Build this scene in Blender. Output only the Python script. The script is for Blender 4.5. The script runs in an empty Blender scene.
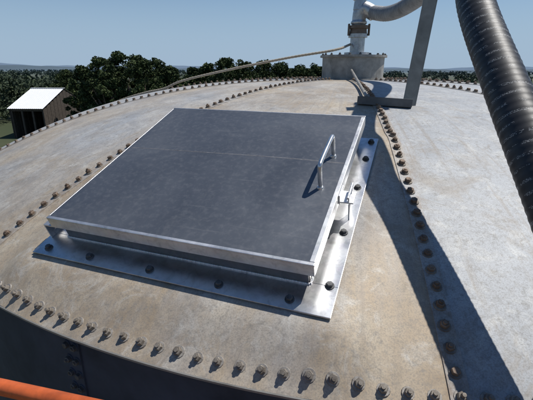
import bpy, bmesh, math, random
import numpy as np
from mathutils import Vector, Matrix, noise
random.seed(7); rng=np.random.default_rng(7)
D=bpy.data; S=bpy.context.scene; COL=S.collection

# ------------------------------------------------------------ helpers
def link(o,parent=None):
    COL.objects.link(o)
    if parent is not None: o.parent=parent
    return o
def empty(name,loc=(0,0,0)):
    e=D.objects.new(name,None); e.empty_display_size=.2; e.location=loc; COL.objects.link(e); return e
def mesh_obj(name,verts,faces,mat=None,parent=None,smooth=False):
    me=D.meshes.new(name); me.from_pydata([tuple(v) for v in verts],[],faces); me.update()
    if mat: me.materials.append(mat)
    if smooth:
        me.polygons.foreach_set('use_smooth',[True]*len(me.polygons))
    return link(D.objects.new(name,me),parent)
def bm_obj(name,bm,mat=None,parent=None,smooth=False,mw=None):
    me=D.meshes.new(name); bm.normal_update(); bm.to_mesh(me); bm.free()
    if mat: me.materials.append(mat)
    if smooth: me.polygons.foreach_set('use_smooth',[True]*len(me.polygons))
    o=D.objects.new(name,me)
    if mw is not None: o.matrix_world=mw
    link(o,parent)
    return o
def add_box(bm,cx,cy,cz,sx,sy,sz,bev=0,seg=2,rot=None):
    r=bmesh.ops.create_cube(bm,size=1.0)
    vs=r['verts']
    for v in vs: v.co=Vector((v.co.x*sx,v.co.y*sy,v.co.z*sz))
    if bev>0:
        es=list({e for v in vs for e in v.link_edges})
        rr=bmesh.ops.bevel(bm,geom=es,offset=bev,segments=seg,affect='EDGES',profile=.5)
        vs=list({v for f in rr['faces'] for v in f.verts}|set(v for v in vs if v.is_valid))
    for v in vs:
        if rot is not None: v.co=rot@v.co
        v.co+=Vector((cx,cy,cz))
    return vs
def add_cyl(bm,p0,p1,r0,r1=None,seg=16,caps=True):
    p0=Vector(p0);p1=Vector(p1); r1=r0 if r1 is None else r1
    d=p1-p0; L=d.length
    q=Vector((0,0,1)).rotation_difference(d.normalized()).to_matrix().to_4x4()
    m=Matrix.Translation((p0+p1)/2)@q
    return bmesh.ops.create_cone(bm,cap_ends=caps,segments=seg,radius1=r0,radius2=r1,depth=L,matrix=m)['verts']
def catmull(pts,n=24):
    P=[np.array(p,float) for p in pts]; P=[2*P[0]-P[1]]+P+[2*P[-1]-P[-2]]
    out=[]
    for i in range(1,len(P)-2):
        for k in range(n):
            t=k/n
            a,b,c,d=P[i-1],P[i],P[i+1],P[i+2]
            out.append(.5*((2*b)+(-a+c)*t+(2*a-5*b+4*c-d)*t*t+(-a+3*b-3*c+d)*t**3))
    out.append(P[-2]); return np.array(out)
def resample(path,step):
    seg=np.linalg.norm(np.diff(path,axis=0),axis=1); s=np.r_[0,np.cumsum(seg)]
    n=max(2,int(s[-1]/step)); t=np.linspace(0,s[-1],n+1)
    return np.stack([np.interp(t,s,path[:,i]) for i in range(3)],1),t
def tube(name,path,rfun,mat,parent=None,seg=20,step=.01):
    P,t=resample(path,step)
    T=np.gradient(P,axis=0); T/=np.linalg.norm(T,axis=1)[:,None]
    up=np.array([1.,0,.13]); n=up-T[0]*np.dot(up,T[0]); n/=np.linalg.norm(n)
    V=[];uv=[]
    ang=2*np.pi*np.arange(seg)/seg
    for i in range(len(P)):
        n=n-T[i]*np.dot(n,T[i]); n/=np.linalg.norm(n); b=np.cross(T[i],n)
        V.append(P[i]+rfun(t[i])*(np.cos(ang)[:,None]*n+np.sin(ang)[:,None]*b))
    V=np.concatenate(V)
    F=[]
    for i in range(len(P)-1):
        for k in range(seg):
            k2=(k+1)%seg
            F.append((i*seg+k,i*seg+k2,(i+1)*seg+k2,(i+1)*seg+k))
    F.append(tuple(range(seg))[::-1]); F.append(tuple((len(P)-1)*seg+k for k in range(seg)))
    o=mesh_obj(name,V.tolist(),F,mat,parent,True)
    uvl=o.data.uv_layers.new(name='UVMap')
    buf=np.zeros((len(o.data.loops),2))
    q=np.arange((len(P)-1)*seg); i=q//seg;k=q%seg
    buf[:len(q)*4]=np.stack([np.stack([k/seg,t[i]],1),np.stack([(k+1)/seg,t[i]],1),np.stack([(k+1)/seg,t[i+1]],1),np.stack([k/seg,t[i+1]],1)],1).reshape(-1,2)
    uvl.data.foreach_set('uv',buf.ravel())
    return o

# ------------------------------------------------------------ materials
class NT:
    def __init__(s,name):
        s.m=D.materials.new(name); s.m.use_nodes=True; s.t=s.m.node_tree; s.n=s.t.nodes; s.l=s.t.links
        s.b=s.n['Principled BSDF']
    def add(s,typ,**kw):
        n=s.n.new(typ)
        for k,v in kw.items():
            if hasattr(n,k) and not k[0].isupper(): setattr(n,k,v)
            else: n.inputs[k].default_value=v
        return n
    def ramp(s,src,stops):
        r=s.n.new('ShaderNodeValToRGB'); el=r.color_ramp.elements
        while len(el)<len(stops): el.new(.5)
        for e,(p,c) in zip(el,stops):
            e.position=p; e.color=(c[0],c[1],c[2],1) if not isinstance(c,(int,float)) else (c,c,c,1)
        s.l.new(src,r.inputs['Fac']); return r.outputs['Color']
    def noise(s,scale,detail=4,rough=.55,vec=None,dist=0):
        n=s.add('ShaderNodeTexNoise'); n.inputs['Scale'].default_value=scale; n.inputs['Detail'].default_value=detail
        n.inputs['Roughness'].default_value=rough; n.inputs['Distortion'].default_value=dist
        if vec is not None: s.l.new(vec,n.inputs['Vector'])
        return n.outputs['Fac']
    def mix(s,fac,a,b,blend='MIX'):
        m=s.n.new('ShaderNodeMix'); m.data_type='RGBA'; m.blend_type=blend
        for sock,v in ((m.inputs[0],fac),(m.inputs[6],a),(m.inputs[7],b)):
            if isinstance(v,(int,float)): sock.default_value=v
            elif isinstance(v,tuple): sock.default_value=(v[0],v[1],v[2],1)
            else: s.l.new(v,sock)
        return m.outputs[2]
    def math(s,op,a,b=None,clamp=False):
        m=s.n.new('ShaderNodeMath'); m.operation=op; m.use_clamp=clamp
        for i,v in enumerate((a,b)):
            if v is None: continue
            if isinstance(v,(int,float)): m.inputs[i].default_value=v
            else: s.l.new(v,m.inputs[i])
        return m.outputs[0]
    def coord(s,which='Object'):
        return s.add('ShaderNodeTexCoord').outputs[which]
    def mapping(s,vec,scale):
        m=s.n.new('ShaderNodeMapping'); m.inputs['Scale'].default_value=scale; s.l.new(vec,m.inputs['Vector']); return m.outputs[0]
    def bump(s,h,strength=.2,dist=.002,prev=None):
        b=s.n.new('ShaderNodeBump'); b.inputs['Strength'].default_value=strength; b.inputs['Distance'].default_value=dist
        s.l.new(h,b.inputs['Height'])
        if prev is not None: s.l.new(prev,b.inputs['Normal'])
        return b.outputs['Normal']
    def haze(s,c,km,mx,col):  # aerial haze painted into the base colour, growing with distance
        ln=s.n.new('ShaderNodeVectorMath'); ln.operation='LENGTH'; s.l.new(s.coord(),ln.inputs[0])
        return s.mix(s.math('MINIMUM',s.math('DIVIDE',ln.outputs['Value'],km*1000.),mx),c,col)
    def setc(s,col=None,rough=None,metal=None,normal=None,spec=None):
        for k,v in (('Base Color',col),('Roughness',rough),('Metallic',metal),('Normal',normal),('Specular IOR Level',spec)):
            if v is None: continue
            if isinstance(v,tuple): s.b.inputs[k].default_value=(v[0],v[1],v[2],1)
            elif isinstance(v,(int,float)): s.b.inputs[k].default_value=v
            else: s.l.new(v,s.b.inputs[k])
        return s.m

def m_roof():
    s=NT('weathered_galvanized'); co=s.coord()
    att=s.add('ShaderNodeAttribute'); att.attribute_name='tan'; tan=att.outputs['Fac']
    ru=s.add('ShaderNodeAttribute'); ru.attribute_name='polar'
    big=s.noise(1.3,5,.62,co,.5)
    mid=s.noise(5,6,.70,co,.3)
    fine=s.noise(60,4,.72,co)
    grain=s.noise(260,2,.6,co)
    streak=s.noise(1,5,.65,s.mapping(ru.outputs['Vector'],(22,1.6,1)))
    grey=s.ramp(mid,[(.25,(.29,.31,.33)),(.5,(.385,.40,.415)),(.78,(.50,.51,.51))])
    tn=s.ramp(mid,[(.25,(.27,.205,.135)),(.5,(.40,.325,.235)),(.78,(.53,.47,.37))])
    f=s.math('ADD',s.math('MULTIPLY',big,2.5),s.math('SUBTRACT',tan,1.42))
    f=s.math('ADD',f,s.math('MULTIPLY',s.math('SUBTRACT',streak,.5),1.1))
    f=s.math('MAXIMUM',s.math('MINIMUM',f,1.0),0.0)
    c=s.mix(f,grey,tn)
    c=s.mix(s.ramp(s.noise(9,6,.75,co,1.0),[(.51,0.),(.68,.55)]),c,(.58,.575,.54))
    c=s.mix(s.ramp(s.noise(17,6,.8,co,.6),[(.31,.6),(.44,0.)]),c,(.23,.20,.16))
    c=s.mix(s.ramp(s.noise(2.6,6,.75,co,1.5),[(.33,.45),(.46,0.)]),c,(.27,.215,.15))
    c=s.mix(s.ramp(fine,[(.3,.6),(.49,0.)]),c,(.21,.20,.18))
    c=s.mix(s.ramp(grain,[(.35,.4),(.55,0.)]),c,(.17,.16,.15))
    c=s.mix(s.ramp(streak,[(.30,.5),(.46,0.)]),c,(.25,.205,.155))
    rs=s.add('ShaderNodeAttribute'); rs.attribute_name='seam'
    rf=s.math('MULTIPLY',rs.outputs['Fac'],s.ramp(s.noise(28,5,.7,co,.5),[(.44,0.),(.66,.55)]))
    c=s.mix(rf,c,(.19,.125,.075))
    n=s.bump(s.noise(3,3,.5,co),.45,.014)
    n=s.bump(fine,.25,.0015,n)
    return s.setc(c,s.ramp(mid,[(.3,.54),(.7,.72)]),.15,n,.35)
def m_alu(name,base=.62,rough=.34,metal=1.,dirt=.3,scale=1.):
    s=NT(name); co=s.coord()
    br=s.noise(6,4,.6,s.mapping(co,(1,30,1)))
    cl=s.noise(7,5,.65,co,.5)
    c=s.ramp(cl,[(.25,(base*.66,base*.68,base*.71)),(.55,(base,base*1.005,base*1.015)),(.8,(base*1.15,)*3)])
    c=s.mix(s.ramp(s.noise(30,5,.75,co,.8),[(.48,0.),(.70,dirt)]),c,(base*.45,base*.44,base*.42))
    vo=s.n.new('ShaderNodeTexVoronoi'); vo.inputs['Scale'].default_value=55; s.l.new(co,vo.inputs['Vector'])
    c=s.mix(.10,c,vo.outputs['Color'],'OVERLAY')
    r=s.math('ADD',s.math('MULTIPLY',cl,.3),rough-.14)
    n=s.bump(br,.08,.001); n=s.bump(s.noise(3.5,3,.5,co),.4,.008,n)
    h=s.n.new('ShaderNodeHueSaturation'); h.inputs['Saturation'].default_value=.25; s.l.new(c,h.inputs['Color'])
    return s.setc(h.outputs[0],r,metal,n)
def m_lid():
    s=NT('lid_sheet_metal'); co=s.coord()
    cl=s.noise(2.2,6,.62,co,.6); fine=s.noise(45,4,.7,co)
    c=s.ramp(cl,[(.2,(.066,.076,.094)),(.5,(.092,.103,.123)),(.8,(.130,.142,.160))])
    c=s.mix(s.ramp(fine,[(.48,0.),(.75,.4)]),c,(.22,.222,.23))
    c=s.mix(s.ramp(s.noise(9,7,.75,co,1.2),[(.55,0.),(.76,.3)]),c,(.23,.228,.222))
    sc=s.noise(1,4,.6,s.mapping(co,(3,60,1)))
    c=s.mix(s.ramp(sc,[(.62,0.),(.70,.2)]),c,(.25,.25,.25))
    n=s.bump(s.noise(2.6,2,.5,co),.4,.012); n=s.bump(fine,.12,.001,n)
    return s.setc(c,s.ramp(cl,[(.3,.36),(.7,.5)]),.4,n)
def m_simple(name,base,rough=.6,metal=0.,var=.25,scale=8,bump=.15,bd=.002,spec=.5):
    s=NT(name); co=s.coord(); k=s.noise(scale,6,.65,co,.3)
    lo=tuple(b*(1-var) for b in base); hi=tuple(min(1,b*(1+var)) for b in base)
    c=s.ramp(k,[(.3,lo),(.7,hi)])
    return s.setc(c,rough,metal,s.bump(s.noise(scale*5,4,.6,co),bump,bd),spec)
def m_rust(name,a,b,scale=35):
    s=NT(name); co=s.coord()
    c=s.ramp(s.noise(scale,4,.7,co),[(.3,a),(.7,b)])
    return s.setc(c,.65,.35,s.bump(s.noise(250,2,.6,co),.4,.001))
def m_hose():
    s=NT('black_rubber_hose'); uv=s.coord('UV'); 
    sep=s.n.new('ShaderNodeSeparateXYZ'); s.l.new(uv,sep.inputs[0])
    U,V=sep.outputs[0],sep.outputs[1]
    row=s.math('FRACT',s.math('ADD',s.math('MULTIPLY',V,30.),U))
    inrow=s.math('MULTIPLY',s.math('GREATER_THAN',row,.36),s.math('LESS_THAN',row,.60))
    w=s.n.new('ShaderNodeTexNoise'); w.inputs['Scale'].default_value=1; w.inputs['Detail'].default_value=2
    s.l.new(s.mapping(uv,(90,420,1)),w.inputs['Vector'])
    mk=s.math('GREATER_THAN',w.outputs['Fac'],.52)
    gap=s.math('GREATER_THAN',s.noise(1,2,.5,s.mapping(uv,(9,30,1))),.48)
    m=s.math('MULTIPLY',s.math('MULTIPLY',inrow,mk),gap)
    c=s.mix(s.noise(14,4,.6,s.coord()),(.009,.010,.012),(.028,.029,.032))
    c=s.mix(s.math('MULTIPLY',m,.6),c,(.40,.40,.39))
    return s.setc(c,.5,0.,s.bump(s.noise(80,3,.6,s.coord()),.2,.001),.4)
def m_leaf(name,dark,light,hz=None):
    s=NT(name)
    k=s.noise(.55,3,.6,s.coord()); r=s.add('ShaderNodeAttribute'); r.attribute_name='rnd'
    f=s.math('ADD',s.math('MULTIPLY',k,.9),s.math('MULTIPLY',s.math('SUBTRACT',r.outputs['Fac'],.5),.55))
    c=s.ramp(f,[(.25,dark),(.7,light)])
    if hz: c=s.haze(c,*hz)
    return s.setc(c,.75,0.,None,.12)
def m_ground():
    s=NT('dry_pasture'); co=s.coord()
    a=s.noise(.012,6,.6,co,.5); b=s.noise(.25,6,.7,co)
    c=s.ramp(a,[(.35,(.045,.058,.028)),(.5,(.075,.08,.042)),(.68,(.20,.175,.11))])
    c=s.mix(s.ramp(b,[(.4,.5),(.6,0.)]),c,(.05,.06,.03))
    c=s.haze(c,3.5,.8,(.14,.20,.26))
    return s.setc(c,.9,0.,None,.1)
M_roof=m_roof(); M_alu=m_alu('brushed_aluminium',.74,.34,1.,.5); M_lid=m_lid()
M_rim=m_alu('aluminium_rim',.72,.45,.9,.5)
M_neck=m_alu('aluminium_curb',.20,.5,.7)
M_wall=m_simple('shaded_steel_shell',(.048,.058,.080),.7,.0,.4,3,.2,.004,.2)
M_bolt_rust=m_rust('rusted_bolt',(.085,.055,.038),(.28,.21,.155))
M_bolt_tan=m_rust('weathered_bolt',(.12,.10,.08),(.30,.27,.23))
M_washer=m_rust('washer_steel',(.19,.17,.15),(.40,.38,.35),90)
M_bolt_dark=m_rust('dark_bolt',(.05,.05,.05),(.17,.17,.17))
M_steel=m_simple('galvanized_angle',(.27,.26,.235),.6,.3,.3,9)
M_base=m_simple('dark_base_angle',(.13,.13,.13),.6,.3,.35,9)  # darker tone than the strut leg
M_seam=m_simple('lid_weld_line',(.15,.15,.16),.6,.4,.5,40)
M_grime=m_simple('grimy_collar_steel',(.30,.29,.265),.7,.2,.5,7,.3,.004)
M_cast=m_alu('cast_aluminium_coupling',.50,.42,.85,.7)
M_brown=m_simple('brown_clamp',(.16,.12,.09),.6,.2,.4,14)
M_hose=m_hose()
M_ghose=m_simple('grey_suction_hose',(.22,.225,.23),.5,0.,.35,12,.3,.003)
M_rope=m_simple('tan_rope',(.36,.31,.24),.9,0.,.3,60)
M_orange=m_simple('orange_paint',(.60,.12,.028),.55,0.,.45,14)
M_grate=m_simple('lift_floor_steel',(.12,.12,.125),.6,.4,.3,14)
M_leaf1=m_leaf('oak_leaves',(.020,.032,.014),(.088,.115,.044))
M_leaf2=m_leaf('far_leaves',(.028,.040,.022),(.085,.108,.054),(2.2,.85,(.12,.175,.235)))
M_bark=m_simple('bark',(.13,.10,.075),.9,0.,.4,6,.6,.02)
M_white=m_simple('white_metal_roofing',(.78,.79,.80),.4,0.,.06,3)
M_wood=m_simple('dark_barn_wood',(.075,.06,.048),.85,0.,.4,4)
M_ground=m_ground()

# ------------------------------------------------------------ tank geometry
AX,AY,AZ=.7819,3.8924,-.0818; A_,N_=.6263,2.9899; RB=3.22; TH=math.radians(6.055)
RE=RB+.034
hr=2.6428; hth=TH+math.radians(15); tilt=.356
T=np.array([math.cos(hth),-math.sin(hth),0.])
Ro=np.array([-math.sin(hth)*math.cos(tilt),-math.cos(hth)*math.cos(tilt),-math.sin(tilt)])
Nn=np.cross(Ro,T)
def zdome(x,y):
    k=np.hypot(x-AX,y-AY)/RB
    return AZ-A_*k**N_
hc=np.array([AX-hr*math.sin(hth),AY-hr*math.cos(hth),0.]); hc[2]=zdome(hc[0],hc[1])-.0129
FW,FD=1.041,.915
def zroof(x,y):
    x=np.asarray(x,float);y=np.asarray(y,float)
    z=zdome(x,y)
    pz=hc[2]-(Nn[0]*(x-hc[0])+Nn[1]*(y-hc[1]))/Nn[2]-.006
    dx=x-hc[0];dy=y-hc[1]
    u=dx*T[0]+dy*T[1]; v=(dx*Ro[0]+dy*Ro[1])/math.cos(tilt)**2
    ox=np.maximum(np.abs(u)-FW/2,0); oy=np.maximum(np.abs(v)-FD/2,0)
    w=np.clip(np.hypot(ox,oy)/.16,0,1); w=w*w*(3-2*w)
    return z*w+pz*(1-w)
def polar(th,r): return AX-r*math.sin(th),AY-r*math.cos(th)
def rnormal(x,y,e=.004):
    gx=(float(zroof(x+e,y))-float(zroof(x-e,y)))/(2*e); gy=(float(zroof(x,y+e))-float(zroof(x,y-e)))/(2*e)
    return Vector((-gx,-gy,1)).normalized()
tank=empty('bolted_storage_tank')
na,nr=1080,150
rs=np.r_[np.linspace(.05,1.2,30),np.linspace(1.2,RE,nr-30+1)[1:]]
th=np.linspace(0,2*math.pi,na,endpoint=False)
TT,RR=np.meshgrid(th,rs)
X=AX-RR*np.sin(TT);Y=AY-RR*np.cos(TT);Z=zroof(X,Y)
V=np.stack([X,Y,Z],-1).reshape(-1,3)
n=len(rs)
idx=np.arange(n*na).reshape(n,na); a=idx[:-1];b=np.roll(idx,-1,1)[:-1];c=np.roll(idx,-1,1)[1:];d=idx[1:]
F=np.stack([a,d,c,b],-1).reshape(-1,4)
me=D.meshes.new('roof_sheets')
me.vertices.add(len(V)); me.vertices.foreach_set('co',V.ravel())
me.loops.add(F.size); me.loops.foreach_set('vertex_index',F.ravel())
me.polygons.add(len(F)); me.polygons.foreach_set('loop_start',np.arange(0,F.size,4)); me.polygons.foreach_set('loop_total',np.full(len(F),4))
me.update(calc_edges=True); me.validate()
me.polygons.foreach_set('use_smooth',[True]*len(F))
me.materials.append(M_roof)
sec=np.floor((TT-TH)/math.radians(30)).astype(int)%12
tanv={0:.85,11:-.12,1:.60,10:.05,2:.35}
base=np.vectorize(lambda s:tanv.get(s,.3))(sec).astype(float)
base=base+np.clip((RR-2.2)/1.0,0,1)*.25*(sec!=11)
dd_=np.abs(((TT-TH+math.radians(15))%math.radians(30))-math.radians(15))*RR
at=me.attributes.new('tan','FLOAT','POINT'); at.data.foreach_set('value',(base+.2*np.exp(-(dd_/.08)**2)).ravel())
at=me.attributes.new('seam','FLOAT','POINT'); at.data.foreach_set('value',np.exp(-(dd_/.04)**2).ravel())
pv=np.stack([TT*RB,RR,np.zeros_like(RR)],-1)
at=me.attributes.new('polar','FLOAT_VECTOR','POINT'); at.data.foreach_set('vector',pv.ravel())
roof=link(D.objects.new('roof_sheets',me),tank)
def ring(name,prof,mat,na=360,smooth=True):
    V=[];F=[];m=len(prof)
    for i in range(na):
        t=2*math.pi*i/na
        for (r,z) in prof: V.append((AX-r*math.sin(t),AY-r*math.cos(t),z))
    for i in range(na):
        j=(i+1)%na
        for k in range(m-1): F.append((i*m+k,j*m+k,j*m+k+1,i*m+k+1))
    o=mesh_obj(name,V,F,mat,tank,smooth); return o
ze=float(zdome(AX,AY-RE)); GZ=-8.0
ring('roof_edge_fold',[(RE,ze),(RE+.003,ze-.002),(RE+.003,ze-.008),(RE-.004,ze-.009),(RE-.06,ze+.01)],M_steel,smooth=False)
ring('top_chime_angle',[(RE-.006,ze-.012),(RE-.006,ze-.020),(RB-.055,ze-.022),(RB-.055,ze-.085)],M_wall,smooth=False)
RW=RB-.06
prof=[(RW,ze-.02)]
for i in range(1,5):
    zz=ze-.02-(ze-.02-GZ)*i/5
    prof+= [(RW,zz+.07),(RW+.006,zz+.065),(RW+.006,zz-.065),(RW,zz-.07)]
prof.append((RW,GZ))
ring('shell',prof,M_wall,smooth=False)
V=[];F=[];PV=[]
for s in range(12):
    t0=TH+math.radians(30)*s
    rr=np.linspace(.33,RE-.001,90); b0=len(V)
    ex,ey=math.cos(t0),-math.sin(t0)
    for r in rr:
        x,y=polar(t0,r)
        for off,h in ((-.0235,-.001),(-.023,.0035),(.024,.0035),(.0245,-.001)):
            V.append((x+ex*off,y+ey*off,float(zroof(x+ex*off,y+ey*off))+h)); PV+= [t0*RB+off,r,0]
    for i in range(len(rr)-1):
        for k in range(3):
            a=b0+i*4+k; F.append((a,a+1,a+5,a+4))
laps=mesh_obj('seam_laps',V,F,M_roof,tank)
at=laps.data.attributes.new('tan','FLOAT','POINT'); at.data.foreach_set('value',[.6]*len(V))
at=laps.data.attributes.new('seam','FLOAT','POINT'); at.data.foreach_set('value',[1.]*len(V))
at=laps.data.attributes.new('polar','FLOAT_VECTOR','POINT'); at.data.foreach_set('vector',PV)
def bolt_template(r=.0108,h=.0105,wr=.0165,stud=.006):
    bm=bmesh.new()
    def cone(seg,r1,r2,z0,z1,mi,rz=0):
        w=bmesh.ops.create_cone(bm,cap_ends=True,segments=seg,radius1=r1,radius2=r2,depth=z1-z0,matrix=Matrix.Translation((0,0,(z0+z1)/2)))
        for f in {f for v in w['verts'] for f in v.link_faces}: f.material_index=mi
    cone(14,wr,wr*.93,.0,.004,1)
    cone(6,r*1.04,r*1.02,.004,.004+h,0); cone(6,r*1.02,r*.86,.004+h,.0055+h,0)
    if stud>0: cone(10,r*.52,r*.45,.005+h,.0055+h+stud,0)
    bm.verts.index_update()
    V=np.array([v.co[:] for v in bm.verts]); F=[[v.index for v in f.verts] for f in bm.faces]; M=[f.material_index for f in bm.faces]
    bm.free(); return V,F,M
TB=[bolt_template(),bolt_template(stud=0),bolt_template(r=.0115,h=.009,stud=.003)]
TBs=[bolt_template(stud=.007),bolt_template(stud=.010),bolt_template(stud=.005)]
TF=[bolt_template(r=.0095,h=.007,wr=.014,stud=0)]
def bolts(name,items,temps,m0,m1,parent):
    VV=[];FF=[];MM=[];o=0
    for (p,nrm,sc) in items:
        Vt,Ft,Mt=random.choice(temps)
        q=np.array((Vector((0,0,1)).rotation_difference(nrm).to_matrix()@Matrix.Rotation(random.random()*1.05,3,'Z')))
        VV.append((Vt*sc)@q.T+np.array(p)); FF+=[[i+o for i in f] for f in Ft]; MM+=Mt; o+=len(Vt)
    VV=np.concatenate(VV)
    me=D.meshes.new(name); me.from_pydata(VV.tolist(),[],FF); me.materials.append(m0); me.materials.append(m1)
    me.polygons.foreach_set('material_index',MM); me.update()
    return link(D.objects.new(name,me),parent)
def jit(nrm,a=.08): return (nrm+Vector((random.uniform(-a,a),random.uniform(-a,a),0))).normalized()
it=[]
for s in range(12):
    t0=TH+math.radians(30)*s
    r=RB-.05
    while r>.36:
        x,y=polar(t0,r); z=float(zroof(x,y)); nn=rnormal(x,y)
        it.append((Vector((x+random.uniform(-.002,.002),y,z+.003)),jit(nn,.1),random.uniform(.95,1.08)))
        slope=A_*N_*(r/RB)**(N_-1)/RB
        r-=.0585*random.uniform(.97,1.03)/math.sqrt(1+slope*slope)
bolts('seam_bolts',it,TB,M_bolt_rust,M_bolt_tan,tank)
it=[]
nb=352
for i in range(nb):
    t0=TH+2*math.pi*(i)/nb+random.uniform(-.0006,.0006)
    x,y=polar(t0,RB-.004+random.uniform(-.0018,.0018)); z=float(zroof(x,y))
    it.append((Vector((x,y,z-.0005)),jit(rnormal(x,y),.10),random.uniform(.93,1.06)))
bolts('eave_bolts',it,TBs,M_bolt_tan,M_washer,tank)
bm=bmesh.new(); it=[]
for s in range(12):
    t0=math.radians(26.8)+math.radians(30)*s
    rad=Vector((-math.sin(t0),-math.cos(t0),0)); tan=Vector((math.cos(t0),-math.sin(t0),0))
    c0=Vector((AX,AY,0))+rad*(RW+.002)
    R3=Matrix((tan,rad,Vector((0,0,1)))).transposed()
    add_box(bm,c0.x,c0.y,(ze-.1+GZ)/2,.07,.008,abs(ze-.1-GZ),0,rot=R3)
    z=ze-.14
    while z>GZ+.1:
        for off in(-.018,.018): it.append((c0+tan*off+Vector((0,0,z))+rad*.003,rad,1.))
        z-=.057 if z>-3 else .15
bm_obj('shell_seams',bm,M_wall,tank)
bolts('shell_bolts',it,TB,M_bolt_dark,M_wall,tank)

# ------------------------------------------------------------ hatch
HM=Matrix(((T[0],-Ro[0],Nn[0],hc[0]),(T[1],-Ro[1],Nn[1],hc[1]),(T[2],-Ro[2],Nn[2],hc[2]),(0,0,0,1)))
hatch=empty('roof_access_hatch'); hatch.matrix_world=HM
def hobj(name,bm,mat,smooth=False):
    o=bm_obj(name,bm,mat,None,smooth); o.parent=hatch; return o
LZ=.106; LW,LD=.927,.85; LY=.04
bm=bmesh.new()
add_box(bm,0,-FD/2+.055,.001,FW,.11,.006,.0015)
add_box(bm,0,FD/2-.04,.001,FW,.10,.006,.0015)
add_box(bm,-FW/2+.045,.005,.0018,.09,FD-.19,.006,.0015)
add_box(bm,FW/2-.045,.005,.0018,.09,FD-.19,.006,.0015)
hobj('flange',bm,M_alu)
bm=bmesh.new()
cw,cd,cy=LW-.05,LD-.05,LY
for (x,y,sx,sy) in((0,cy-cd/2,cw,.005),(0,cy+cd/2,cw,.005),(-cw/2,cy,.005,cd-.006),(cw/2,cy,.005,cd-.006)):
    add_box(bm,x,y,.045,sx,sy,.082)
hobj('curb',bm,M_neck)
bm=bmesh.new()
for k in range(170):
    x=-cw/2+cw*k/169
    add_cyl(bm,(x-.0032,cy-cd/2-.004,.006),(x+.0032,cy-cd/2-.004,.006),.0034+random.uniform(0,.001),seg=8)
for k in range(150):
    y=cy-cd/2+cd*k/149
    add_cyl(bm,(cw/2+.004,y-.0032,.006),(cw/2+.004,y+.0032,.006),.0034+random.uniform(0,.001),seg=8)
hobj('weld_bead',bm,M_rim,True)
bm=bmesh.new()
sk=.040
t=.004
for (x,y,sx,sy) in((0,LY-LD/2+t/2,LW,t),(0,LY+LD/2-t/2,LW,t),(-LW/2+t/2,LY,t,LD-2*t),(LW/2-t/2,LY,t,LD-2*t)):
    add_box(bm,x,y,LZ-sk/2-.001,sx,sy,sk,.0012,1)
for (x,y,sx,sy) in((0,LY-LD/2+.006,LW+.002,.012),(0,LY+LD/2-.003,LW+.002,.006),(-LW/2+.002,LY,.005,LD-.024),(LW/2-.008,LY,.016,LD-.024)):
    add_box(bm,x,y,LZ-.0015,sx,sy,.007,.002,3)
hobj('lid_skirt',bm,M_rim)
bm=bmesh.new()
nx,ny=60,60; vv={}
for j in range(ny+1):
    for i in range(nx+1):
        x=-LW/2+.0045+(LW-.0165)*i/nx; y=LY-LD/2+.010+(LD-.016)*j/ny
        e=min(i,nx-i,j,ny-j)/8.; e=min(1,e)
        z=LZ+.0018+e*(.004*noise.noise(Vector((x*2.2,y*2.2,3.1)))+.003)
        vv[i,j]=bm.verts.new((x,y,z))
for j in range(ny):
    for i in range(nx): bm.faces.new((vv[i,j],vv[i+1,j],vv[i+1,j+1],vv[i,j+1]))
hobj('lid_top_sheet',bm,M_lid,True)
V=[];F=[]
for k in range(121):
    x=-LW/2+.012+(LW-.03)*k/120; y=LY+.05+.02*x
    fx=(x+LW/2-.0045)/(LW-.0165)*60; e=max(0,min(1,min(fx,60-fx)/8.))
    z=LZ+.0018+e*(.004*noise.noise(Vector((x*2.2,y*2.2,3.1)))+.003)
    w=.003+.001*noise.noise(Vector((x*40,0,0)))
    V+=[(x,y-w,z-.0003),(x,y,z+.0010),(x,y+w,z-.0003)]
for k in range(120):
    for q in(0,1): a=k*3+q; F.append((a,a+3,a+4,a+1))
o=mesh_obj('lid_seam',V,F,M_seam,None,True); o.parent=hatch
hp=catmull([(.40,-.055,LZ-.002),(.40,-.055,LZ+.05),(.40,-.053,LZ+.078),(.40,-.040,LZ+.088),(.40,.04,LZ+.090),(.40,.122,LZ+.088),(.40,.136,LZ+.078),(.40,.138,LZ+.05),(.40,.138,LZ-.002)],10)
o=tube('handle',hp,lambda s:.0072,M_alu,None,14,.006); o.parent=hatch
bm=bmesh.new()
for y in(-.055,.138): add_cyl(bm,(.40,y,LZ-.002),(.40,y,LZ+.008),.014,.010)
hobj('handle_welds',bm,M_alu)
bm=bmesh.new()
add_box(bm,LW/2+.024,-.055,LZ-.024,.046,.060,.005,.001)
add_box(bm,LW/2+.003,-.055,LZ-.016,.005,.060,.034,.001)
add_box(bm,LW/2+.032,-.055,.034,.005,.040,.066,.001)
add_box(bm,LW/2+.032,-.078,LZ-.008,.005,.010,.030,.001)
add_box(bm,LW/2+.032,-.032,LZ-.008,.005,.010,.030,.001)
add_cyl(bm,(LW/2+.032,-.095,LZ+.002),(LW/2+.032,-.015,LZ+.002),.004,seg=10)
hobj('hasp',bm,M_rim)
bm=bmesh.new()
for x in(-.3,0,.3):
    add_cyl(bm,(x-.05,LY+LD/2+.008,LZ-.012),(x+.05,LY+LD/2+.008,LZ-.012),.007)
    add_box(bm,x,LY+LD/2+.005,.05,.08,.005,.085,.001)
hobj('hinges',bm,M_rim)
bm=bmesh.new()
add_box(bm,-LW/2-.022,-LD/2+LY+.03,LZ-.042,.040,.055,.005,.001)
add_box(bm,-LW/2-.040,-LD/2+LY+.03,.032,.005,.055,.055,.001)
hobj('corner_bracket',bm,M_rim)
it=[]
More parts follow.
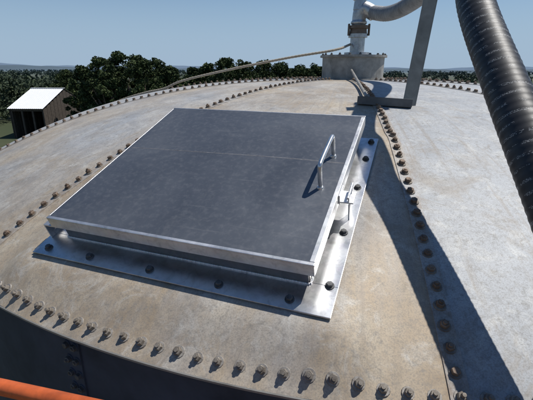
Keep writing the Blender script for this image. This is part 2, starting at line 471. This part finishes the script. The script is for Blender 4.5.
for (x,y) in[(-.47,-.425),(-.285,-.425),(-.05,-.425),(.19,-.425),(.40,-.425),(.492,-.36),(.492,-.14),(.492,.10),(.492,.30),(.492,.43),(-.492,-.2),(-.492,.05),(-.492,.3)]:
    it.append((Vector((x+random.uniform(-.004,.004),y+random.uniform(-.004,.004),.004)),jit(Vector((0,0,1))),1.))
bolts('flange_bolts',it,TF,M_bolt_dark,M_bolt_dark,hatch)

# ------------------------------------------------------------ centre vent + coupling
vent=empty('roof_vent_collar')
bm=bmesh.new()
VX=AX+.030
zc=float(zdome(AX,AY-.31))
add_cyl(bm,(VX,AY,zc-.02),(VX,AY,.112),.286,seg=56)
add_cyl(bm,(VX,AY,.112),(VX,AY,.130),.308,seg=56)
add_cyl(bm,(VX,AY,zc-.03),(VX,AY,zc+.012),.325,.318,seg=56)
bm_obj('collar',bm,M_grime,vent)
it=[(Vector((VX+.286*math.cos(i*math.pi/10),AY+.286*math.sin(i*math.pi/10),.130)),Vector((0,0,1)),.9) for i in range(20)]
bolts('collar_bolts',it,TB,M_bolt_dark,M_bolt_tan,vent)
pipe=empty('pipe_elbow_coupling')
bm=bmesh.new()
px,py=AX+.055,AY-.02
add_cyl(bm,(px,py,.130),(px,py,.156),.115,seg=32)
add_cyl(bm,(px,py,.156),(px,py,.30),.066,seg=28)
add_cyl(bm,(px,py,.285),(px,py,.315),.086,seg=28)
bm_obj('riser',bm,M_cast,pipe,False)
bm=bmesh.new()
add_cyl(bm,(px,py,.315),(px,py,.36),.080,.074,seg=28)
add_cyl(bm,(px,py,.36),(px,py,.385),.090,seg=28)
for k in(-1,1): add_box(bm,px+k*.092,py-.02,.35,.016,.03,.10,.004)
bm_obj('cam_lock',bm,M_brown,pipe)
el=catmull([(px,py,.37),(px,py,.45),(px+.005,py-.005,.50),(px+.03,py-.015,.525),(px+.07,py-.03,.51),(px+.12,py-.06,.475)],10)
tube('elbow',el,lambda s:.062 if not(.03<s<.05) else .072,M_cast,pipe,24,.008)
bm=bmesh.new()
add_cyl(bm,(px-.004,py-.01,.515),(px-.004,py-.01,.60),.058,.050,seg=20)
add_cyl(bm,(px-.004,py-.01,.595),(px-.004,py-.01,.615),.062,seg=20)
bm_obj('top_cap',bm,M_cast,pipe)

# ------------------------------------------------------------ hose
HO=.058
hp=[(px+.10,py-.05,.49),(1.02,3.62,.455),(1.09,3.38,.475),(1.125,3.05,.54),(1.10,2.72,.665),(1.00,2.35,.775),(.86,1.95,.66),(.755,1.62,.37),(.703,1.45,.21),(.678,1.15,-.04),(.66,.80,-.33),(.66,.45,-.66),(.70,.15,-1.0),(.85,-.2,-1.9),(1.1,-.5,-3.5),(1.3,-.6,-6.),(1.5,-.8,-7.7),(2.2,-1.6,-7.93),(4.5,-4.,-7.93)]
hp=catmull(hp,20)
hose=empty('suction_hose')
i1=20*5
far,near=hp[:i1+1],hp[i1:]
tube('grey_section',far,lambda s:HO*(1+.05*math.sin(s*2*math.pi/.028)),M_ghose,hose,22,.005)
tube('black_section',near,lambda s:HO*(1+.011*math.sin(s*2*math.pi/.024)),M_hose,hose,28,.006)
bm=bmesh.new()
pp=hp[i1]; dd=hp[i1+2]-hp[i1-2]; dd/=np.linalg.norm(dd)
add_cyl(bm,pp-dd*.09,pp+dd*.09,HO*1.1,seg=28); add_cyl(bm,pp-dd*.02,pp+dd*.02,HO*1.3,seg=28)
bm_obj('coupling',bm,M_cast,hose)

# ------------------------------------------------------------ strut
strut=empty('hose_support_strut')
f0=Vector((.764,2.15,float(zroof(.764,2.15)))); f1=Vector((.875,2.24,.70))
d=(f1-f0); L=d.length; zax=d.normalized(); xax=Vector((1,.15,0)); xax=(xax-zax*xax.dot(zax)).normalized(); yax=zax.cross(xax)
R3=Matrix((xax,yax,zax)).transposed()
bm=bmesh.new(); mid=(f0+f1)/2
add_box(bm,mid.x,mid.y,mid.z,.070,.006,L,.001,rot=R3)
e=mid+xax*(.038)+yax*.03
add_box(bm,e.x,e.y,e.z,.006,.066,L,.001,rot=R3)
bm_obj('angle_leg',bm,M_steel,strut)
bm=bmesh.new()
p0=Vector((.50,2.20,float(zroof(.5,2.2))+.02)); p1=Vector((.77,2.115,float(zroof(.77,2.115))+.02))
d=p1-p0; xa=d.normalized(); za=Vector((0,0,1)); za=(za-xa*za.dot(xa)).normalized(); ya=za.cross(xa)
R4=Matrix((xa,ya,za)).transposed(); m=(p0+p1)/2
add_box(bm,m.x,m.y,m.z-.014,d.length,.055,.006,.001,rot=R4)
m2=m+ya*(-.027)
add_box(bm,m2.x,m2.y,m2.z+.004,d.length,.006,.042,.001,rot=R4)
bm_obj('base_angle',bm,M_base,strut)
bm=bmesh.new()
pA=Vector((.735,3.56,.0)); pB=Vector((.55,2.21,float(zroof(.55,2.21))+.035))
add_cyl(bm,pA,pB,.010,seg=10)
bm_obj('brace_rod',bm,M_steel,strut)
it=[(m+xa*o_-za*.011+ya*.004,za,.8) for o_ in(-.10,-.03,.05)]
bolts('base_bolts',it,TB,M_bolt_rust,M_bolt_tan,strut)
bm=bmesh.new()
top=Vector((.885,2.25,.715))
add_box(bm,top.x+.05,top.y,top.z-.035,.22,.06,.006,.001)
add_box(bm,top.x+.16,top.y,top.z,.006,.06,.07,.001)
bm_obj('saddle',bm,M_steel,strut)

# rope
rp=[(px-.07,py-.03,.225),(.60,3.70,.170),(.20,3.70,.105),(-.35,3.76,.0),(-.80,3.86,-.10)]
for x,y in((-1.0,3.92),(-1.2,4.0),(-1.5,4.15),(-1.9,4.3),(-2.2,4.45)): rp.append((x,y,float(zroof(x,y))+.012))
tube('tan_rope',catmull(rp,12),lambda s:.0105*(1+.08*math.sin(s*2*math.pi/.03)),M_rope,None,10,.008)

# ------------------------------------------------------------ aerial lift basket
lift=empty('aerial_lift_basket')
bm=bmesh.new()
ux=Vector((.973,-.228,0)); uy=Vector((.228,.973,0)); O=Vector((-.295,.528,0))
def W(a,b,z): return O+ux*a+uy*b+Vector((0,0,z))
x0,x1,y0=-.75,1.25,-1.15
zt,zm,zb=-.562,-1.05,-1.58
for z,r in((zt,.0140),(zm,.014),(zb+.03,.02)):
    cs=[W(x0,0,z),W(x1,0,z),W(x1,y0,z),W(x0,y0,z)]
    for i in range(4): add_cyl(bm,cs[i],cs[(i+1)%4],r,seg=16)
for a_,b_ in((x0,0),(x1,0),(x1,y0),(x0,y0),((x0+x1)/2,0),((x0+x1)/2,y0)):
    add_cyl(bm,W(a_,b_,zb),W(a_,b_,zt),.0140,seg=16)
bm_obj('guardrail',bm,M_orange,lift,True)
bm=bmesh.new()
R5=Matrix((ux,uy,Vector((0,0,1)))).transposed()
p=W((x0+x1)/2,y0/2,zb-.02); add_box(bm,p.x,p.y,p.z,x1-x0,-y0,.03,.004,rot=R5)
p=W(-.35,-.02,zt-.055); add_box(bm,p.x,p.y,p.z,.5,.012,.045,.003,rot=R5)
bm_obj('floor_and_plate',bm,M_grate,lift)
bm=bmesh.new()
p=W(.25,y0-.1,zb-.1); add_cyl(bm,p,(1.5,-6.5,GZ+1.3),.11,.18,seg=4)
add_box(bm,1.5,-7,GZ+.85,2.2,3.4,.9,.1)
for a_ in(-1.2,1.2):
    for b_ in(-1.2,1.2): add_cyl(bm,(1.5+a_-.15,-7+b_,GZ+.45),(1.5+a_+.15,-7+b_,GZ+.45),.45,seg=24)
bm_obj('boom_and_chassis',bm,M_grate,lift)

# ------------------------------------------------------------ land
def ground():
    rr=np.r_[0,6,15,40,90,200,450,900,1800,3500,7000,14000]; na=96
    V=[(0,0,GZ)];F=[]
    for r in rr[1:]:
        for i in range(na):
            t=2*math.pi*i/na; V.append((r*math.cos(t),r*math.sin(t),GZ))
    for i in range(na): F.append((0,1+i,1+(i+1)%na))
    for k in range(len(rr)-2):
        for i in range(na):
            j=(i+1)%na; a=1+k*na; b=a+na
            F.append((a+i,b+i,b+j,a+j))
    return mesh_obj('ground',V,F,M_ground)
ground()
def hills(name,dist,hmax,col,seed,rough=.9):
    s=NT(name+'_haze'); k=s.noise(.004,6,.6,s.coord())
    m=s.setc(s.ramp(k,[(.35,tuple(c*.85 for c in col)),(.65,col)]),.95,0.,None,.05)  # hill colour itself is tinted blue to paint in distance haze
    n=260;V=[];F=[]
    for i in range(n+1):
        t=math.radians(-75+150*i/n); 
        h=hmax*(.45+.55*noise.fractal(Vector((i*.035,seed,0)),1.,2.,5))
        h=max(h,hmax*.2)
        for dd,hh in((0,-.5),(dist*.06,h*.6),(dist*.12,h),(dist*.25,0)):
            V.append(((dist+dd)*math.sin(t),(dist+dd)*math.cos(t),GZ+hh))
    for i in range(n):
        for k2 in range(3): a=i*4+k2; F.append((a,a+4,a+5,a+1))
    return mesh_obj(name,V,F,m,None,True)
hills('hills',4200,100,(.135,.185,.25),1.3)
hills('hills',2300,34,(.095,.130,.160),5.7)

# foliage
def leafmass(name,centers,mat,leaf,parent=None):
    P=[];
    for (cx,cy,cz,rx,ry,rz,n_) in centers:
        v=rng.normal(size=(n_,3)); v/=np.linalg.norm(v,axis=1)[:,None]
        rad=rng.uniform(.45,1.05,size=(n_,1))**.6
        P.append(v*rad*np.array([rx,ry,rz])+np.array([cx,cy,cz]))
    P=np.concatenate(P); n=len(P)
    a=rng.normal(size=(n,3)); a/=np.linalg.norm(a,axis=1)[:,None]
    b=rng.normal(size=(n,3)); b-=a*(a*b).sum(1)[:,None]; b/=np.linalg.norm(b,axis=1)[:,None]
    s=leaf*rng.uniform(.6,1.4,size=(n,1))
    V=np.stack([P-a*s,P-b*s*.55,P+a*s,P+b*s*.55],1).reshape(-1,3)
    me=D.meshes.new(name); me.vertices.add(4*n); me.vertices.foreach_set('co',V.ravel())
    me.loops.add(4*n); me.loops.foreach_set('vertex_index',np.arange(4*n))
    me.polygons.add(n); me.polygons.foreach_set('loop_start',np.arange(0,4*n,4)); me.polygons.foreach_set('loop_total',np.full(n,4))
    me.update(calc_edges=True)
    at=me.attributes.new('rnd','FLOAT','POINT'); at.data.foreach_set('value',np.repeat(rng.random(n),4))
    me.materials.append(mat)
    return link(D.objects.new(name,me),parent)
def tree(x,y,h,w,leaf=.13,dens=1.,name='oak_tree'):
    root=empty(name,(x,y,GZ))
    bm=bmesh.new(); tr=h*.03
    th_=h*.25; top=Vector((random.uniform(-.3,.3),random.uniform(-.3,.3),th_))
    add_cyl(bm,(0,0,0),top,tr*1.3,tr,seg=10)
    cl=[]
    for i in range(9):
        t=2*math.pi*i/9+random.uniform(-.3,.3)
        e=Vector((math.cos(t)*w*.33*random.uniform(.5,1.1),math.sin(t)*w*.33*random.uniform(.5,1.1),h*random.uniform(.45,.75)))
        m=top.lerp(e,.5)+Vector((0,0,-h*.03))
        add_cyl(bm,top,m,tr*.6,tr*.4,seg=7); add_cyl(bm,m,e,tr*.4,tr*.12,seg=6)
    bm_obj('trunk',bm,M_bark,root)
    for i in range(120):
        t=random.uniform(0,2*math.pi); u=random.uniform(0,1)**.45; zz=random.uniform(.14,.95)
        wid=w*.5*max(.2,1-abs((zz-.42)/.57)**2.2)
        r=random.uniform(.035,.12)*w
        cl.append((math.cos(t)*u*wid,math.sin(t)*u*wid,h*zz,r,r,r*.8,int(30+150*dens*(r/(.11*w))**2)))
    leafmass('crown',cl,M_leaf1,leaf,root)
for (sx,y,h,w) in [(-.450,50,8.6,5.6),(-.405,47,9.5,5.6),(-.362,50,10.2,6.4),(-.315,47,9.8,6.0),(-.270,52,9.7,6.2),(-.235,50,8.6,5.0),(-.495,58,8.0,5.5),
                   (-.145,62,9.3,6.0),(-.10,58,9.8,6.2),(-.055,60,9.5,6.5),(-.01,64,9.7,7.),(.035,66,9.3,7.),(.08,62,9.0,6.5),(-.18,66,8.5,5.5),(.12,64,9.0,6.)]:
    tree(sx*y,y,h,w,leaf=.14)
def forest(name,N,y0,y1,hmin,hmax,leaf,ncl,npl,sxr=(-1.0,1.0),p=1.,avoid=None,thin=-.12):
    cl=[]
    for i in range(N):
        y=y0+(y1-y0)*random.random()**p; x=random.uniform(*sxr)*y
        if avoid and avoid(x,y): continue
        if noise.noise(Vector((x*.01,y*.01,2)))<thin and y>100: continue
        h=random.uniform(hmin,hmax); w=h*random.uniform(.75,1.1)
        for k in range(ncl):
            t=random.uniform(0,6.28);u=random.random()**.5; zz=random.uniform(.2,.88)
            wid=w*.5*math.sqrt(max(.1,1-((zz-.45)/.55)**2)); r=w*random.uniform(.14,.24)
            cl.append((x+math.cos(t)*u*wid,y+math.sin(t)*u*wid,GZ+h*zz,r,r,r*.75,npl))
    return leafmass(name,cl,M_leaf2,leaf)
barnav=lambda x,y: (-37<x<-20 and y<64) or (abs(x)<6 and y<12)
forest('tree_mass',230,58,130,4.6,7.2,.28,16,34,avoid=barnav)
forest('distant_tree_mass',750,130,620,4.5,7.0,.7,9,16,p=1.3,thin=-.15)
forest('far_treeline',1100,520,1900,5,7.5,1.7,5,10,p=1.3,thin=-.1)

# ------------------------------------------------------------ shed
shed=empty('metal_roof_shed',(-28.8,53.0,GZ))
LXW=4.3; rz,ez=5.6,3.5; hd=5.8
bm=bmesh.new()
nrib=18
for sgn in(-1,1):
    rows=[]
    for k in range(nrib*4+1):
        x=-LXW/2+LXW*k/(nrib*4); dz=.03 if k%4==0 else 0
        rows.append((bm.verts.new((x,0,rz+dz)),bm.verts.new((x,sgn*hd,ez+dz))))
    for k in range(len(rows)-1): bm.faces.new((rows[k][0],rows[k][1],rows[k+1][1],rows[k+1][0]))
add_box(bm,0,0,rz+.05,LXW+.05,.35,.04,.01)
bm_obj('roof',bm,M_white,shed)
bm=bmesh.new()
for x in(-1.9,-.65,.65,1.9):
    for y in(-5.4,0,5.4): add_box(bm,x,y,(ez if y else rz)/2-.05,.18,.18,(ez if y else rz)-.1)
add_box(bm,0,5.5,1.6,3.9,.06,3.2); 
for y in(-5.4,5.4): add_box(bm,0,y,ez-.2,4.1,.1,.25)
for k in range(13):
    y=-5.2+k*.87; hh=ez+(rz-ez)*(1-abs(y)/5.8)-.15
    add_box(bm,2.02,y,hh/2,.05,.82,hh)
    add_box(bm,-2.02,y,hh/2,.05,.82,hh)
bm_obj('timber_frame_and_walls',bm,M_wood,shed)

# ------------------------------------------------------------ light / sky / camera
sun_dir=Vector((.46,.16,1)).normalized()
el=math.asin(sun_dir.z); az=math.atan2(sun_dir.x,sun_dir.y)
W_=D.worlds.new('World'); S.world=W_; W_.use_nodes=True
nt=W_.node_tree; sk=nt.nodes.new('ShaderNodeTexSky'); sk.sky_type='NISHITA'; sk.sun_disc=False
sk.sun_elevation=el; sk.sun_rotation=az; sk.air_density=1.0; sk.dust_density=.15; sk.ozone_density=3.0; sk.altitude=250
bg=nt.nodes['Background']; bg.inputs[1].default_value=.085
tc=nt.nodes.new('ShaderNodeTexCoord'); sp=nt.nodes.new('ShaderNodeSeparateXYZ'); nt.links.new(tc.outputs['Generated'],sp.inputs[0])
mr=nt.nodes.new('ShaderNodeMapRange'); mr.interpolation_type='SMOOTHERSTEP'
mr.inputs['From Min'].default_value=-.02; mr.inputs['From Max'].default_value=.30; mr.inputs['To Min'].default_value=.92; mr.inputs['To Max'].default_value=0.
nt.links.new(sp.outputs[2],mr.inputs['Value'])
mx=nt.nodes.new('ShaderNodeMix'); mx.data_type='RGBA'; mx.inputs[7].default_value=(3.9,5.4,7.3,1)
hs=nt.nodes.new('ShaderNodeHueSaturation'); hs.inputs['Saturation'].default_value=1.12; nt.links.new(sk.outputs[0],hs.inputs['Color'])
nt.links.new(mr.outputs[0],mx.inputs[0]); nt.links.new(hs.outputs[0],mx.inputs[6]); nt.links.new(mx.outputs[2],bg.inputs[0])
sl=D.lights.new('sun','SUN'); sl.energy=4.6; sl.angle=math.radians(.53); sl.color=(1,.965,.91)
so=D.objects.new('sun',sl); COL.objects.link(so); so.rotation_euler=sun_dir.to_track_quat('Z','Y').to_euler()
cam=D.cameras.new('camera'); co=D.objects.new('camera',cam); COL.objects.link(co)
cam.sensor_width=36; cam.lens=388/533*36; cam.clip_start=.05; cam.clip_end=30000
co.matrix_world=Matrix.Rotation(math.radians(90-18.531),4,'X')@Matrix.Rotation(math.radians(.22),4,'Z')
S.camera=co
S.view_settings.view_transform='Standard'; S.view_settings.look='None'; S.view_settings.exposure=0
